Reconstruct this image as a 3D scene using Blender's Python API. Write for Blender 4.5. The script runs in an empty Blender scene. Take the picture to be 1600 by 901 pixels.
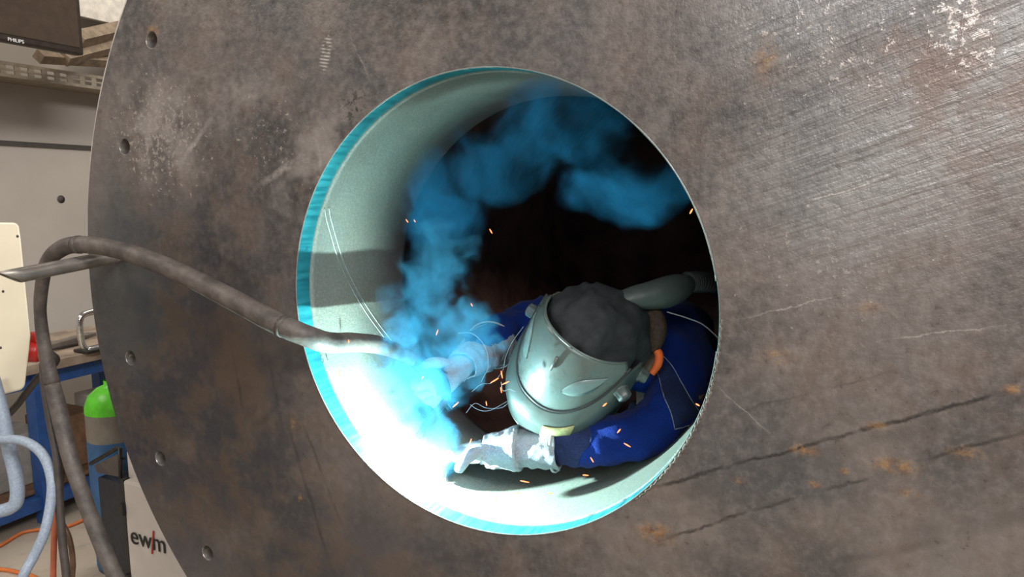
import bpy, bmesh, math, random
import numpy as np
from mathutils import Vector, Matrix, noise as mnoise

random.seed(7)
D = bpy.data
SC = bpy.context.scene
COL = SC.collection
HC = 1.475            # height of the bore axis above the floor
RH = 0.456            # radius of the bore in the plate
RP = 0.4545           # inner radius of the pipe stub
RD = 1.162            # radius of the plate
TH = 0.0437           # plate thickness

# ------------------------------------------------------------------ camera
CAM = Vector((0.633, -1.196, 1.700))
RIGHT = Vector((0.9056, 0.4242, 0.0)); 
YAW, PITCH, FPX = math.radians(25.098), math.radians(7.7687), 1096.78
FWD = Vector((-math.sin(YAW) * math.cos(PITCH), math.cos(YAW) * math.cos(PITCH), -math.sin(PITCH)))
RIGHT = Vector((math.cos(YAW), math.sin(YAW), 0.0))
DOWN = FWD.cross(RIGHT)
cd = D.cameras.new('camera'); cam = D.objects.new('camera', cd); COL.objects.link(cam)
cd.sensor_width = 36; cd.lens = FPX / 1600 * 36; cd.clip_start = 0.01
m = Matrix((RIGHT, -DOWN, -FWD)).transposed().to_4x4(); m.translation = CAM
cam.matrix_world = m
SC.camera = cam

# ------------------------------------------------------------------ world, lamps, exposure
SC.view_settings.view_transform = 'Standard'; SC.view_settings.look = 'None'
SC.view_settings.gamma = 1; SC.view_settings.use_curve_mapping = False
SC.view_settings.exposure = 0.0
w = D.worlds.new('workshop_air'); SC.world = w; w.use_nodes = True
w.node_tree.nodes['Background'].inputs[0].default_value = (1.0, 0.945, 0.90, 1)
w.node_tree.nodes['Background'].inputs[1].default_value = 0.20

def area_lamp(name, loc, target, sx, sy, power, col):
    l = D.lights.new(name, 'AREA'); l.shape = 'RECTANGLE'; l.size = sx; l.size_y = sy
    l.energy = power; l.color = col
    o = D.objects.new(name, l); COL.objects.link(o); o.location = loc
    o.rotation_euler = (Vector(target) - Vector(loc)).to_track_quat('-Z', 'Y').to_euler()
    return o
area_lamp('hall_lamp', (2.0, -5.2, 4.0), (0.6, 0, 1.6), 3.0, 1.2, 150, (1.0, 0.965, 0.94))
area_lamp('hall_lamp', (4.2, -2.4, 5.2), (0.2, 0, 1.5), 2.4, 1.2, 420, (1.0, 0.965, 0.94))
area_lamp('hall_lamp', (-3.0, -2.0, 4.4), (-2.4, 0.8, 0.6), 2.4, 1.0, 78, (1.0, 0.9, 0.78))
area_lamp('hall_lamp', (-2.6, 2.4, 4.4), (-3.2, 2.2, 0.0), 2.0, 1.0, 42, (1.0, 0.9, 0.78))

SC.cycles.volume_step_rate = 1.0
SC.cycles.volume_bounces = 1
SC.cycles.max_bounces = 5; SC.cycles.diffuse_bounces = 2; SC.cycles.glossy_bounces = 2
SC.cycles.caustics_reflective = False; SC.cycles.caustics_refractive = False

# ------------------------------------------------------------------ helpers
def ray(px, py):
    return FWD + RIGHT * ((px - 800) / FPX) + DOWN * ((py - 450.5) / FPX)
def atY(px, py, Y):
    d = ray(px, py); return CAM + d * ((Y - CAM.y) / d.y)
def atX(px, py, X):
    d = ray(px, py); return CAM + d * ((X - CAM.x) / d.x)
def atZ(px, py, Z):
    d = ray(px, py); return CAM + d * ((Z - CAM.z) / d.z)
def atD(px, py, dd):
    return CAM + ray(px, py) * dd
def atCyl(px, py, R):
    d = ray(px, py); o = CAM - Vector((0, 0, HC))
    A = d.x**2 + d.z**2; B = 2 * (o.x * d.x + o.z * d.z); C = o.x**2 + o.z**2 - R * R
    return CAM + d * ((-B + math.sqrt(B * B - 4 * A * C)) / (2 * A))

def obj(name, mesh, mat=None, parent=None):
    o = D.objects.new(name, mesh); COL.objects.link(o)
    if mat is not None and not mesh.materials: mesh.materials.append(mat)
    if parent is not None: o.parent = parent; o.matrix_parent_inverse = parent.matrix_basis.inverted()
    return o
def mesh(verts, faces, smooth=True):
    me = D.meshes.new('m'); me.from_pydata([tuple(v) for v in verts], [], faces); me.update()
    if smooth:
        for p in me.polygons: p.use_smooth = True
    return me
def from_bm(bm, smooth=False):
    bmesh.ops.recalc_face_normals(bm, faces=bm.faces)
    me = D.meshes.new('m'); bm.to_mesh(me); bm.free()
    if smooth:
        for p in me.polygons: p.use_smooth = True
    return me
def empty(name, loc=(0, 0, 0)):
    o = D.objects.new(name, None); COL.objects.link(o); o.location = loc; o.empty_display_size = .05
    return o
def tag(o, label, cat, group=None, kind=None):
    o['label'] = label
    if cat: o['category'] = cat
    if group: o['group'] = group
    if kind: o['kind'] = kind
    return o
def struct(o, label=None):
    o['kind'] = 'structure'
    if label: o['label'] = label
    return o

def box_bm(bm, c, s, rot=None, bevel=0.0):
    """box with centre c, full size s, optional 3x3 rotation"""
    r = bmesh.ops.create_cube(bm, size=1.0)
    vs = r['verts']
    M = Matrix.Diagonal((s[0], s[1], s[2], 1))
    if rot is not None: M = rot.to_4x4() @ M
    M = Matrix.Translation(c) @ M
    bmesh.ops.transform(bm, matrix=M, verts=vs)
    if bevel > 0:
        es = list({e for v in vs for e in v.link_edges})
        bmesh.ops.bevel(bm, geom=es, offset=bevel, segments=2, affect='EDGES', profile=.5)
def box(name, c, s, mat, parent=None, rot=None, bevel=0.003):
    bm = bmesh.new(); box_bm(bm, c, s, rot, bevel); return obj(name, from_bm(bm), mat, parent)

def spline(pts, n=8):
    """Catmull-Rom through pts (any dimension)"""
    P = [np.array(p, float) for p in pts]
    P = [2 * P[0] - P[1]] + P + [2 * P[-1] - P[-2]]
    out = []
    for i in range(1, len(P) - 2):
        a, b, c, d = P[i-1], P[i], P[i+1], P[i+2]
        for k in range(n):
            t = k / n
            out.append(.5 * ((2*b) + (-a + c)*t + (2*a - 5*b + 4*c - d)*t*t + (-a + 3*b - 3*c + d)*t**3))
    out.append(P[-2]); return out
def tube_mesh(pts, rad, seg=12, n=8, flat=None, caps=True, up=None, mod=None):
    """tube through pts; rad is a number or a list per point; flat = second-axis factor per point"""
    if not hasattr(rad, '__len__'): rad = [rad] * len(pts)
    if flat is None: flat = [1.0] * len(pts)
    elif not hasattr(flat, '__len__'): flat = [flat] * len(pts)
    S = spline([list(p) + [r, f] for p, r, f in zip(pts, rad, flat)], n) if n > 1 else [np.array(list(p) + [r, f]) for p, r, f in zip(pts, rad, flat)]
    C = [Vector(s[:3]) for s in S]
    vs, fs = [], []
    T0 = (C[1] - C[0]).normalized()
    N = Vector(up) if up else (Vector((0, 0, 1)) if abs(T0.z) < .9 else Vector((1, 0, 0)))
    for i, c in enumerate(C):
        T = (C[min(i+1, len(C)-1)] - C[max(i-1, 0)])
        T = T.normalized() if T.length > 1e-9 else T0
        N = (N - T * N.dot(T)).normalized(); B = T.cross(N)
        r = S[i][3] * (mod(i, len(C)) if mod else 1)
        for k in range(seg):
            a = 2 * math.pi * k / seg
            vs.append(c + N * (math.cos(a) * r * S[i][4]) + B * (math.sin(a) * r))
    for i in range(len(C) - 1):
        for k in range(seg):
            a, b = i * seg + k, i * seg + (k + 1) % seg
            fs.append((a, b, b + seg, a + seg))
    if caps:
        fs.append(tuple(range(seg))[::-1]); fs.append(tuple(range((len(C)-1)*seg, len(C)*seg)))
    return mesh(vs, fs)
def tube(name, pts, rad, mat, parent=None, **kw):
    return obj(name, tube_mesh(pts, rad, **kw), mat, parent)
def lathe_mesh(profile, seg=32, axis='Z', smooth=True, closed=False):
    """profile: (radius, height); the spin axis is Z or Y"""
    vs, fs = [], []
    n = len(profile)
    for k in range(seg):
        a = 2 * math.pi * k / seg
        for r, h in profile:
            vs.append((r*math.cos(a), r*math.sin(a), h) if axis == 'Z' else (r*math.cos(a), h, r*math.sin(a)))
    m_ = n if closed else n - 1
    for k in range(seg):
        q = (k + 1) % seg
        for j in range(m_):
            jj = (j + 1) % n
            fs.append((k*n + j, q*n + j, q*n + jj, k*n + jj))
    me = mesh(vs, fs, smooth)
    return me
def prism_mesh(poly, axis_vec, bevel=0.0):
    """poly: list of 3-D points of a flat outline; extruded along axis_vec"""
    bm = bmesh.new()
    a = [bm.verts.new(p) for p in poly]
    f = bm.faces.new(a)
    r = bmesh.ops.extrude_face_region(bm, geom=[f])
    bmesh.ops.translate(bm, vec=axis_vec, verts=[g for g in r['geom'] if isinstance(g, bmesh.types.BMVert)])
    if bevel:
        bmesh.ops.recalc_face_normals(bm, faces=bm.faces)
        bmesh.ops.bevel(bm, geom=list(bm.edges), offset=bevel, segments=2, affect='EDGES', profile=.5)
    return from_bm(bm)
def add_mod(o, typ, **kw):
    md = o.modifiers.new(typ.lower(), typ)
    for k, v in kw.items(): setattr(md, k, v)
    return md
def clouds(name, size, depth=2):
    t = D.textures.new(name, 'CLOUDS'); t.noise_scale = size; t.noise_depth = depth; return t

# ------------------------------------------------------------------ material kit
class N:
    """small wrapper to write node trees"""
    def __init__(self, name):
        self.m = D.materials.new(name); self.m.use_nodes = True
        self.t = self.m.node_tree; self.nodes = self.t.nodes; self.links = self.t.links
        self.b = self.nodes.get('Principled BSDF'); self.out = self.nodes.get('Material Output')
        self.tc = None
    def new(self, typ, **kw):
        n = self.nodes.new(typ)
        for k, v in kw.items(): setattr(n, k, v)
        return n
    def link(self, a, b): self.links.new(a, b)
    def put(self, sock, v):
        if hasattr(v, 'is_output') or isinstance(v, bpy.types.NodeSocket): self.links.new(v, sock)
        elif isinstance(v, (tuple, list)) and sock.type == 'RGBA' and len(v) == 3: sock.default_value = (*v, 1)
        else: sock.default_value = v
    def coord(self):
        if self.tc is None: self.tc = self.new('ShaderNodeTexCoord')
        return self.tc.outputs['Object']
    def map(self, vec=None, loc=(0,0,0), rot=(0,0,0), scale=(1,1,1)):
        n = self.new('ShaderNodeMapping'); self.put(n.inputs[0], vec if vec is not None else self.coord())
        n.inputs[1].default_value = loc; n.inputs[2].default_value = rot; n.inputs[3].default_value = scale
        return n.outputs[0]
    def noise(self, scale, detail=4, rough=.55, vec=None, dist=0.0, color=False):
        n = self.new('ShaderNodeTexNoise'); self.put(n.inputs['Vector'], vec if vec is not None else self.coord())
        n.inputs['Scale'].default_value = scale; n.inputs['Detail'].default_value = detail
        n.inputs['Roughness'].default_value = rough; n.inputs['Distortion'].default_value = dist
        return n.outputs['Color'] if color else n.outputs['Fac']
    def voronoi(self, scale, vec=None, feature='F1', out='Distance', rand=1.0):
        n = self.new('ShaderNodeTexVoronoi', feature=feature); self.put(n.inputs['Vector'], vec if vec is not None else self.coord())
        n.inputs['Scale'].default_value = scale; n.inputs['Randomness'].default_value = rand
        return n.outputs[out]
    def ramp(self, fac, lo, hi, a=0.0, b=1.0, smooth=True):
        n = self.new('ShaderNodeMapRange'); n.interpolation_type = 'SMOOTHSTEP' if smooth else 'LINEAR'
        self.put(n.inputs[0], fac)
        n.inputs[1].default_value = lo; n.inputs[2].default_value = hi; n.inputs[3].default_value = a; n.inputs[4].default_value = b
        return n.outputs[0]
    def mix(self, fac, a, b, mode='MIX'):
        n = self.new('ShaderNodeMix', data_type='RGBA', blend_type=mode)
        self.put(n.inputs[0], fac); self.put(n.inputs[6], a); self.put(n.inputs[7], b)
        return n.outputs[2]
    def math(self, op, a, b=0.0, c=0.0, clamp=False):
        n = self.new('ShaderNodeMath', operation=op, use_clamp=clamp)
        self.put(n.inputs[0], a); self.put(n.inputs[1], b)
        if len(n.inputs) > 2: self.put(n.inputs[2], c)
        return n.outputs[0]
    def vmath(self, op, a, b=None):
        n = self.new('ShaderNodeVectorMath', operation=op); self.put(n.inputs[0], a)
        if b is not None: self.put(n.inputs[1], b)
        return n.outputs['Value'] if op in ('LENGTH', 'DISTANCE', 'DOT_PRODUCT') else n.outputs[0]
    def bump(self, h, strength=.3, dist=.01, nrm=None):
        n = self.new('ShaderNodeBump'); n.inputs['Strength'].default_value = strength; n.inputs['Distance'].default_value = dist
        self.put(n.inputs['Height'], h)
        if nrm is not None: self.put(n.inputs['Normal'], nrm)
        return n.outputs[0]
    def set(self, **kw):
        names = dict(color='Base Color', metal='Metallic', rough='Roughness', normal='Normal', spec='Specular IOR Level', coat='Coat Weight', sheen='Sheen Weight', alpha='Alpha', trans='Transmission Weight')
        for k, v in kw.items(): self.put(self.b.inputs[names[k]], v)
        return self.m

def simple(name, col, rough=.6, metal=0.0, var=.15, scale=18, bump=.15, bdist=.004, bscale=None, spec=.5, sheen=0):
    n = N(name)
    f = n.noise(scale, 5, .6)
    a = tuple(c * (1 - var) for c in col); b = tuple(min(1, c * (1 + var)) for c in col)
    n.set(color=n.mix(n.ramp(f, .3, .7), a, b), rough=n.ramp(n.noise(scale * 2.3, 3), .3, .7, max(.05, rough - .08), min(1, rough + .08)), metal=metal, spec=spec, sheen=sheen)
    if bump: n.set(normal=n.bump(n.noise(bscale or scale * 4, 4), bump, bdist))
    return n.m
def glow(name, col, strength):
    n = N(name); n.set(color=(0, 0, 0), rough=1.0)
    n.b.inputs['Emission Color'].default_value = (*col, 1); n.b.inputs['Emission Strength'].default_value = strength
    n.m.cycles.emission_sampling = 'NONE'
    return n.m

# ---- plate steel: hot-rolled mill scale with brushed, flaky, scored and rusty areas (object space: bore centre at the origin)
def plate_steel():
    n = N('mill_scale_steel'); P = n.coord()
    mul = lambda *a: (n.math('MULTIPLY', a[0], a[1]) if len(a) == 2 else n.math('MULTIPLY', mul(*a[:-1]), a[-1]))
    mx = lambda *a: (n.math('MAXIMUM', a[0], a[1]) if len(a) == 2 else n.math('MAXIMUM', mx(*a[:-1]), a[-1]))
    def spot(cx, cz, rx, rz, ang=0.0, soft=1.0, src=None):
        v = n.vmath('SUBTRACT', src if src is not None else P, (cx, 0, cz))
        if ang: v = n.map(v, rot=(0, ang, 0))
        return n.ramp(n.vmath('LENGTH', n.vmath('MULTIPLY', v, (1/rx, 0, 1/rz))), 1.0, 1.0 - soft)
    # a handful of shared noises
    bign = n.new('ShaderNodeTexNoise'); n.put(bign.inputs['Vector'], P); bign.inputs['Scale'].default_value = 2.3; bign.inputs['Detail'].default_value = 3; bign.inputs['Roughness'].default_value = .62
    sep = n.new('ShaderNodeSeparateColor'); n.link(bign.outputs['Color'], sep.inputs[0])
    big, big2, big3 = sep.outputs[0], sep.outputs[1], sep.outputs[2]
    midn = n.new('ShaderNodeTexNoise'); n.put(midn.inputs['Vector'], P); midn.inputs['Scale'].default_value = 9; midn.inputs['Detail'].default_value = 3; midn.inputs['Roughness'].default_value = .68
    sep2 = n.new('ShaderNodeSeparateColor'); n.link(midn.outputs['Color'], sep2.inputs[0])
    mid, mid2, mid3 = sep2.outputs[0], sep2.outputs[1], sep2.outputs[2]
    fine = n.noise(50, 3, .7); crumb = n.noise(80, 3, .75)
    PW = n.vmath('ADD', P, n.vmath('MULTIPLY', n.vmath('SUBTRACT', midn.outputs['Color'], (.5, .5, .5)), (.10, 0, .10)))
    # ground colour
    c = n.mix(n.ramp(big, .36, .64), (.076, .071, .071), (.180, .157, .147))
    c = n.mix(n.ramp(mid, .44, .68, 0, .55), c, (.150, .112, .094))
    c = n.mix(n.ramp(big2, .50, .66, 0, .7), c, (.080, .082, .088))
    c = n.mix(n.ramp(mid2, .52, .72, 0, .45), c, (.23, .205, .19))
    c = n.mix(n.ramp(fine, .40, .72, 0, .30), c, (.27, .24, .225))
    c = n.mix(n.ramp(fine, .40, .27, 0, .55), c, (.055, .046, .042))
    # blue-black scale over the left lower quarter, brown heat stains in it
    lft = mul(mx(spot(-.80, -.30, .62, .80, 0, .8, PW), mul(spot(-.35, -.75, .75, .50, 0, .8, PW), .9)), n.ramp(mid3, .2, .5, .55, 1))
    c = n.mix(mul(lft, .85), c, n.mix(n.ramp(mid, .42, .60), (.033, .034, .043), (.072, .054, .044)))
    c = n.mix(mul(spot(-.66, -.20, .16, .20, 0, .9, PW), n.ramp(mid2, .35, .55), .7), c, (.105, .070, .048))
    c = n.mix(mul(spot(-.72, -.52, .16, .12, 0, .9, PW), n.ramp(mid2, .35, .55), .6), c, (.105, .070, .048))
    c = n.mix(mul(spot(-1.03, .02, .20, .42, 0, .9, PW), .6), c, (.060, .078, .088))
    # brushed area, upper right: streaks rising to the right
    ang = math.radians(20); sv = n.map(P, rot=(0, ang, 0))
    st1 = n.noise(1.0, 3, .7, vec=n.vmath('MULTIPLY', sv, (5, 0, 130)))
    br = mx(spot(.66, .27, .30, .24, ang, .95, PW), spot(.93, .42, .34, .26, ang, .95, PW), mul(spot(.60, .55, .30, .20, ang, .9, PW), .8))
    streak = mul(br, n.ramp(st1, .36, .66))
    c = n.mix(mul(br, .42), c, (.27, .265, .262))
    c = n.mix(mul(streak, .55), c, (.37, .37, .37))
    c = n.mix(mul(br, n.ramp(st1, .42, .30, 0, .75)), c, (.105, .090, .080))
    # brown and pale blotches of loose scale, right side
    flk = mul(mx(spot(.78, .42, .16, .28, .4, .9, PW), mul(spot(1.0, .0, .22, .34, 0, .9, PW), .8)), n.ramp(mid, .42, .60))
    c = n.mix(mul(flk, .65), c, (.155, .105, .088))
    # bright crumbs
    fl = mx(spot(.77, .46, .10, .20, .3), mul(spot(.60, .46, .36, .28), .66), mul(spot(.97, .02, .18, .34), .66), mul(spot(-.86, .36, .36, .30), .9), mul(spot(.62, .14, .38, .26), .55), mul(spot(-.50, .34, .30, .24), .58))
    fl = n.math('ADD', fl, mul(n.math('SUBTRACT', mid3, .5), .5))
    flake = n.ramp(n.math('SUBTRACT', crumb, n.math('SUBTRACT', .74, mul(fl, .25))), 0, .03)
    c = n.mix(mul(flake, .5), c, (.55, .505, .475))
    pit = mul(n.ramp(crumb, .36, .28), n.ramp(big3, .48, .60))
    c = n.mix(mul(pit, .65), c, (.062, .046, .040))
    # pale rubbed patches, upper left
    pale = mul(mx(spot(-.36, .27, .20, .22), spot(-.86, .36, .22, .22), mul(spot(-.60, .42, .2, .12), .6)), n.ramp(mid2, .40, .62))
    c = n.mix(mul(pale, .75), c, (.34, .31, .295))
    # scored drag lines
    wob = n.math('ADD', mul(n.math('SUBTRACT', mid, .5), .022), mul(n.math('SUBTRACT', crumb, .5), .009)); brk = n.ramp(mid3, .36, .56); brk2 = n.ramp(fine, .3, .55, .35, 1)
    def line(x0, z0, x1, z1, wd, k):
        dx, dz = x1 - x0, z1 - z0; L = math.hypot(dx, dz)
        v = n.vmath('SUBTRACT', P, (x0, 0, z0))
        s = n.vmath('DOT_PRODUCT', v, (dx / L, 0, dz / L)); d = n.math('ADD', n.vmath('DOT_PRODUCT', v, (-dz / L, 0, dx / L)), wob)
        lm = mul(n.ramp(n.math('ABSOLUTE', d), wd, wd * .1), n.ramp(s, -.03, .08), n.ramp(s, L + .06, L - .06))
        return mul(lm, k)
    ln = line(.33, -.31, 1.0, .005, .0055, .95)
    for a in ((.36, -.40, .88, -.12, .0045, .85), (.47, -.15, .70, -.05, .004, .6), (.36, -.325, .80, -.11, .02, .25), (.50, -.45, .80, -.30, .012, .35), (.74, -.31, 1.0, -.20, .02, .3), (-.69, .16, -.60, -.02, .035, .55),
              (-.66, -.15, -.63, -.34, .008, .8), (-.63, -.34, -.48, -.24, .014, .6), (-.55, -.15, -.52, -.30, .008, .75), (-.50, -.30, -.40, -.60, .008, .6), (-.46, -.28, -.36, -.5, .006, .5), (.05, .58, .16, .66, .005, .4), (-.18, -.58, .02, -.50, .012, .3)):
        ln = mx(ln, line(*a))
    ln = mul(ln, brk, brk2)
    c = n.mix(ln, c, (.036, .031, .030))
    # thin light scratches
    sc1 = None
    for a in ((-.28, .52, -.265, .49, .002, .9), (-.80, .29, -.70, .38, .010, .4), (-.55, .24, -.45, .29, .012, .5), (-.38, .33, -.375, .29, .006, .6), (.50, .02, .62, .06, .002, .6), (.46, -.10, .52, -.15, .0015, .6), (.55, .20, .70, .25, .0015, .8), (.70, .00, .83, .03, .002, .5)):
        l_ = line(*a); sc1 = l_ if sc1 is None else mx(sc1, l_)
    c = n.mix(mul(sc1, brk2), c, (.48, .45, .43))
    # hatch mark from a grinder, branched dark stain
    hatch = mul(spot(-.352, .512, .017, .050, math.radians(-14), .5), n.ramp(n.math('SINE', n.vmath('DOT_PRODUCT', P, (160, 0, 900))), -.2, .4), n.ramp(fine, .36, .52))
    c = n.mix(mul(hatch, .8), c, (.46, .43, .40))
    c = n.mix(mul(spot(-.285, .40, .055, .06), n.ramp(crumb, .50, .58), .9), c, (.026, .024, .024))
    # rust blooms
    sp_ = None
    for (cx, cz, rx, rz, k) in ((.36, -.385, .05, .030, 1.1), (.60, -.19, .035, .014, .9), (.73, -.195, .05, .020, 1), (.75, -.235, .022, .010, .8), (.66, -.215, .014, .010, .9), (.62, -.245, .02, .010, .8), (.87, -.055, .02, .012, .9), (.82, -.16, .035, .016, .8), (.70, -.135, .03, .012, .7), (.50, -.26, .02, .010, .8),
                               (.68, .05, .03, .015, .6), (.51, .43, .03, .05, .6), (-.86, .60, .03, .02, .9), (-.48, -.30, .02, .03, .6), (-.47, -.48, .012, .02, .8), (.95, .02, .06, .08, .5), (.55, -.04, .04, .02, .6), (.345, -.30, .02, .02, .6)):
        g = mul(spot(cx, cz, rx, rz, 0, .9), k); sp_ = g if sp_ is None else mx(sp_, g)
    rust = mul(sp_, n.ramp(crumb, .38, .54)); rust = mx(rust, mul(n.ramp(mid2, .70, .78), n.ramp(fine, .45, .6), .6))
    c = n.mix(mul(rust, .7), c, n.mix(n.ramp(fine, .35, .65), (.13, .055, .025), (.36, .20, .07)))
    ro = n.ramp(fine, .3, .7, .36, .54)
    ro = n.math('ADD', ro, mul(streak, -.10)); ro = n.math('ADD', ro, mul(flake, -.12)); ro = n.math('ADD', ro, mul(rust, .3)); ro = n.math('ADD', ro, mul(lft, .06))
    h = n.math('ADD', mul(fine, .5), mul(crumb, .45)); h = n.math('ADD', h, mul(st1, spot(.80, .36, .60, .42, 0, .8), .55))
    n.set(color=c, metal=.5, rough=ro, normal=n.bump(h, .5, .004), spec=.5)
    return n.m

def cut_steel():
    n = N('flame_cut_steel_edge'); P = n.coord()
    st = n.noise(1.0, 4, .6, vec=n.vmath('MULTIPLY', P, (90, 6, 90)))
    c = n.mix(n.ramp(st, .3, .7), (.014, .175, .22), (.028, .27, .315))  # cyan reflection of the arc and blue smoke is put into the base colour
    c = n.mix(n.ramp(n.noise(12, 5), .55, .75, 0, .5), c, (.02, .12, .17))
    n.set(color=c, metal=.35, rough=n.ramp(st, .3, .7, .3, .5), normal=n.bump(st, .25, .003)); return n.m
def pipe_steel():
    n = N('blasted_pipe_steel'); P = n.coord()
    g = n.noise(150, 4, .7); l = n.noise(3.5, 5, .6)
    c = n.mix(n.ramp(l, .3, .7), (.175, .205, .183), (.225, .235, .195))
    c = n.mix(n.ramp(g, .35, .68), n.mix(.5, c, (.10, .11, .10)), c)
    c = n.mix(n.ramp(n.noise(420, 2), .62, .7, 0, .6), c, (.38, .38, .34))
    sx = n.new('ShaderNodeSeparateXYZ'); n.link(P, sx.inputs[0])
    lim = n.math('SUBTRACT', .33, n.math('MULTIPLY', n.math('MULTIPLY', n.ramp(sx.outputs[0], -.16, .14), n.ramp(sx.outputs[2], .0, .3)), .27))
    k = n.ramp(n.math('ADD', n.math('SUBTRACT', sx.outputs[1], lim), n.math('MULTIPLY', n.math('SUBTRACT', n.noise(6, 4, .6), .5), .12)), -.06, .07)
    c = n.mix(k, c, n.mix(l, (.050, .034, .033), (.085, .058, .052)))      # rusty brown further in, darkened along the torch's shadow edge: shade put into colour
    n.set(color=c, metal=n.ramp(k, 0, 1, .25, 0), rough=n.ramp(k, 0, 1, .55, .85), normal=n.bump(n.math('ADD', g, n.noise(420, 2)), .35, .003)); return n.m
def weave(name, ca, cb, scale=900, rough=.9, sheen=.05):
    n = N(name); P = n.coord()
    a = n.ramp(n.noise(1.0, 2, vec=n.vmath('MULTIPLY', n.map(P, rot=(.5, .7, .3)), (scale * .25, scale, scale * .6))), .35, .65)
    c = n.mix(a, ca, cb); c = n.mix(n.ramp(n.noise(9, 5), .35, .7, 0, .5), c, tuple(x * .6 for x in ca))
    n.set(color=c, rough=rough, normal=n.bump(a, .3, .002), sheen=sheen, spec=.15); return n.m
def leaky_floor():
    n = N('concrete_floor'); l = n.noise(1.3, 6, .6); f = n.noise(14, 6, .65)
    c = n.mix(n.ramp(l, .3, .7), (.42, .36, .29), (.56, .49, .40)); c = n.mix(n.ramp(f, .5, .75, 0, .5), c, (.28, .24, .20))
    n.set(color=c, rough=.7, normal=n.bump(f, .15, .004)); return n.m
def wall_concrete():
    n = N('precast_concrete_wall'); l = n.noise(.8, 5, .6); f = n.noise(26, 6, .65)
    c = n.mix(n.ramp(l, .3, .7), (.40, .36, .32), (.47, .43, .385)); c = n.mix(n.ramp(f, .55, .8, 0, .3), c, (.30, .26, .23))
    n.set(color=c, rough=.8, normal=n.bump(f, .1, .003)); return n.m

M = {}
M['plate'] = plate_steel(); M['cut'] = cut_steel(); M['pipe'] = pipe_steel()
M['bolt_bore'] = simple('bolt_bore_steel', (.34, .32, .30), .32, .8, .1, 8, 0)
M['rusty'] = simple('rusty_vessel_steel', (.26, .135, .105), .8, 0, .4, 6)
M['bead'] = simple('weld_bead_steel', (.12, .10, .088), .6, .2, .3, 60)
M['rim_glint'] = simple('bright_rim_highlight', (.62, .60, .57), .35, .7, .3, 8)
M['seam'] = simple('seam_bead_steel', (.20, .22, .21), .4, .3, .15, 60)
M['blue'] = weave('blue_work_cotton', (.003, .018, .15), (.006, .034, .25))
M['navy'] = weave('navy_work_cotton', (.014, .022, .075), (.025, .04, .12))
M['denim'] = weave('grey_blue_glove_fabric', (.20, .23, .27), (.31, .335, .36), 700)
M['glove_lining'] = simple('glove_lining', (.06, .07, .10), .9)
M['skin'] = simple('skin', (.45, .26, .19), .5)
M['hair'] = simple('brown_hair', (.050, .025, .015), .6, 0, .5, 140, .6, .004)
M['hood'] = simple('black_hood_cloth', (.026, .029, .032), .85, 0, .2, 30, .3, .003, 220, .2)
M['orange'] = simple('orange_cloth', (.80, .15, .03), .7)
M['thread'] = simple('pale_thread', (.36, .39, .41), .8, 0, .1)
M['shell'] = simple('helmet_shell_plastic', (.075, .096, .088), .38, 0, .10, 14, .12, .002, 90)
M['cover'] = simple('helmet_cover_plastic', (.085, .112, .105), .30, 0, .10, 12, .10, .002, 90)
M['dark_rubber'] = simple('black_rubber', (.018, .018, .02), .5)
M['knob'] = simple('grey_knob_plastic', (.10, .12, .12), .3)
M['lens'] = simple('smoked_side_window', (.14, .20, .20), .15)
M['sticker'] = simple('worn_yellow_sticker', (.36, .35, .17), .6, 0, .25, 60)
M['duct'] = simple('grey_green_duct_plastic', (.055, .072, .07), .45, 0, .1)
M['hose'] = simple('black_ribbed_hose', (.022, .024, .026), .5)
M['leather'] = simple('scuffed_cable_sleeve', (.075, .062, .055), .62, 0, .4, 22, .4, .004, 70)
M['cable'] = simple('black_cable_rubber', (.055, .045, .040), .5, 0, .3, 20)
M['brown_cable'] = simple('brown_hose_rubber', (.11, .062, .035), .4, 0, .3, 20)
M['red_cable'] = simple('orange_red_cable', (.42, .11, .05), .5, 0, .2)
M['copper'] = simple('copper_nozzle', (.72, .42, .26), .3, .9)
M['torch'] = simple('torch_handle_plastic', (.03, .03, .035), .45)
M['galv'] = simple('galvanised_tube', (.26, .235, .21), .42, .6, .25, 14)
M['floor'] = leaky_floor(); M['wall'] = wall_concrete()
M['joint'] = simple('dark_wall_joint', (.07, .062, .056), .9)
M['cream'] = simple('cream_enamel', (.66, .60, .46), .4, 0, .05, 6, .05)
M['screw'] = simple('dark_screw', (.03, .03, .03), .5, .5)
M['tv'] = simple('tv_bezel_plastic', (.035, .026, .020), .4)
M['screen'] = simple('dark_tv_screen', (.070, .050, .036), .22, 0, .1)
M['white_print'] = simple('white_print', (.85, .85, .85), .6, 0, .02)
M['tray'] = simple('zinc_cable_tray', (.38, .33, .26), .45, .4)
M['beam'] = simple('brown_beam', (.26, .20, .14), .7, 0, .25)
M['pale_panel'] = simple('pale_ceiling_panel', (.72, .68, .60), .7)
M['red'] = simple('red_plug_plastic', (.62, .035, .03), .35)
M['grey_plastic'] = simple('grey_plastic', (.45, .43, .40), .5)
M['frame_blue'] = simple('blue_bench_enamel', (.025, .10, .34), .4, 0, .15)
M['wood'] = simple('worn_bench_wood', (.33, .26, .20), .75, 0, .3, 9)
M['chip'] = simple('brown_chipboard', (.26, .15, .085), .8, 0, .25)
M['hose_grey'] = simple('grey_blue_braided_hose', (.27, .33, .41), .4, 0, .15, 160, .3, .002)
M['orange_cable'] = simple('orange_extension_cable', (.72, .20, .05), .5)
M['bottle_green'] = simple('green_cylinder_paint', (.13, .72, .03), .35)
M['bottle_grey'] = simple('grey_cylinder_paint', (.24, .22, .19), .5)
M['bottle_blue'] = simple('blue_cylinder_wrap', (.045, .14, .32), .5)
M['chrome'] = simple('chrome', (.7, .7, .7), .15, .95)
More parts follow.
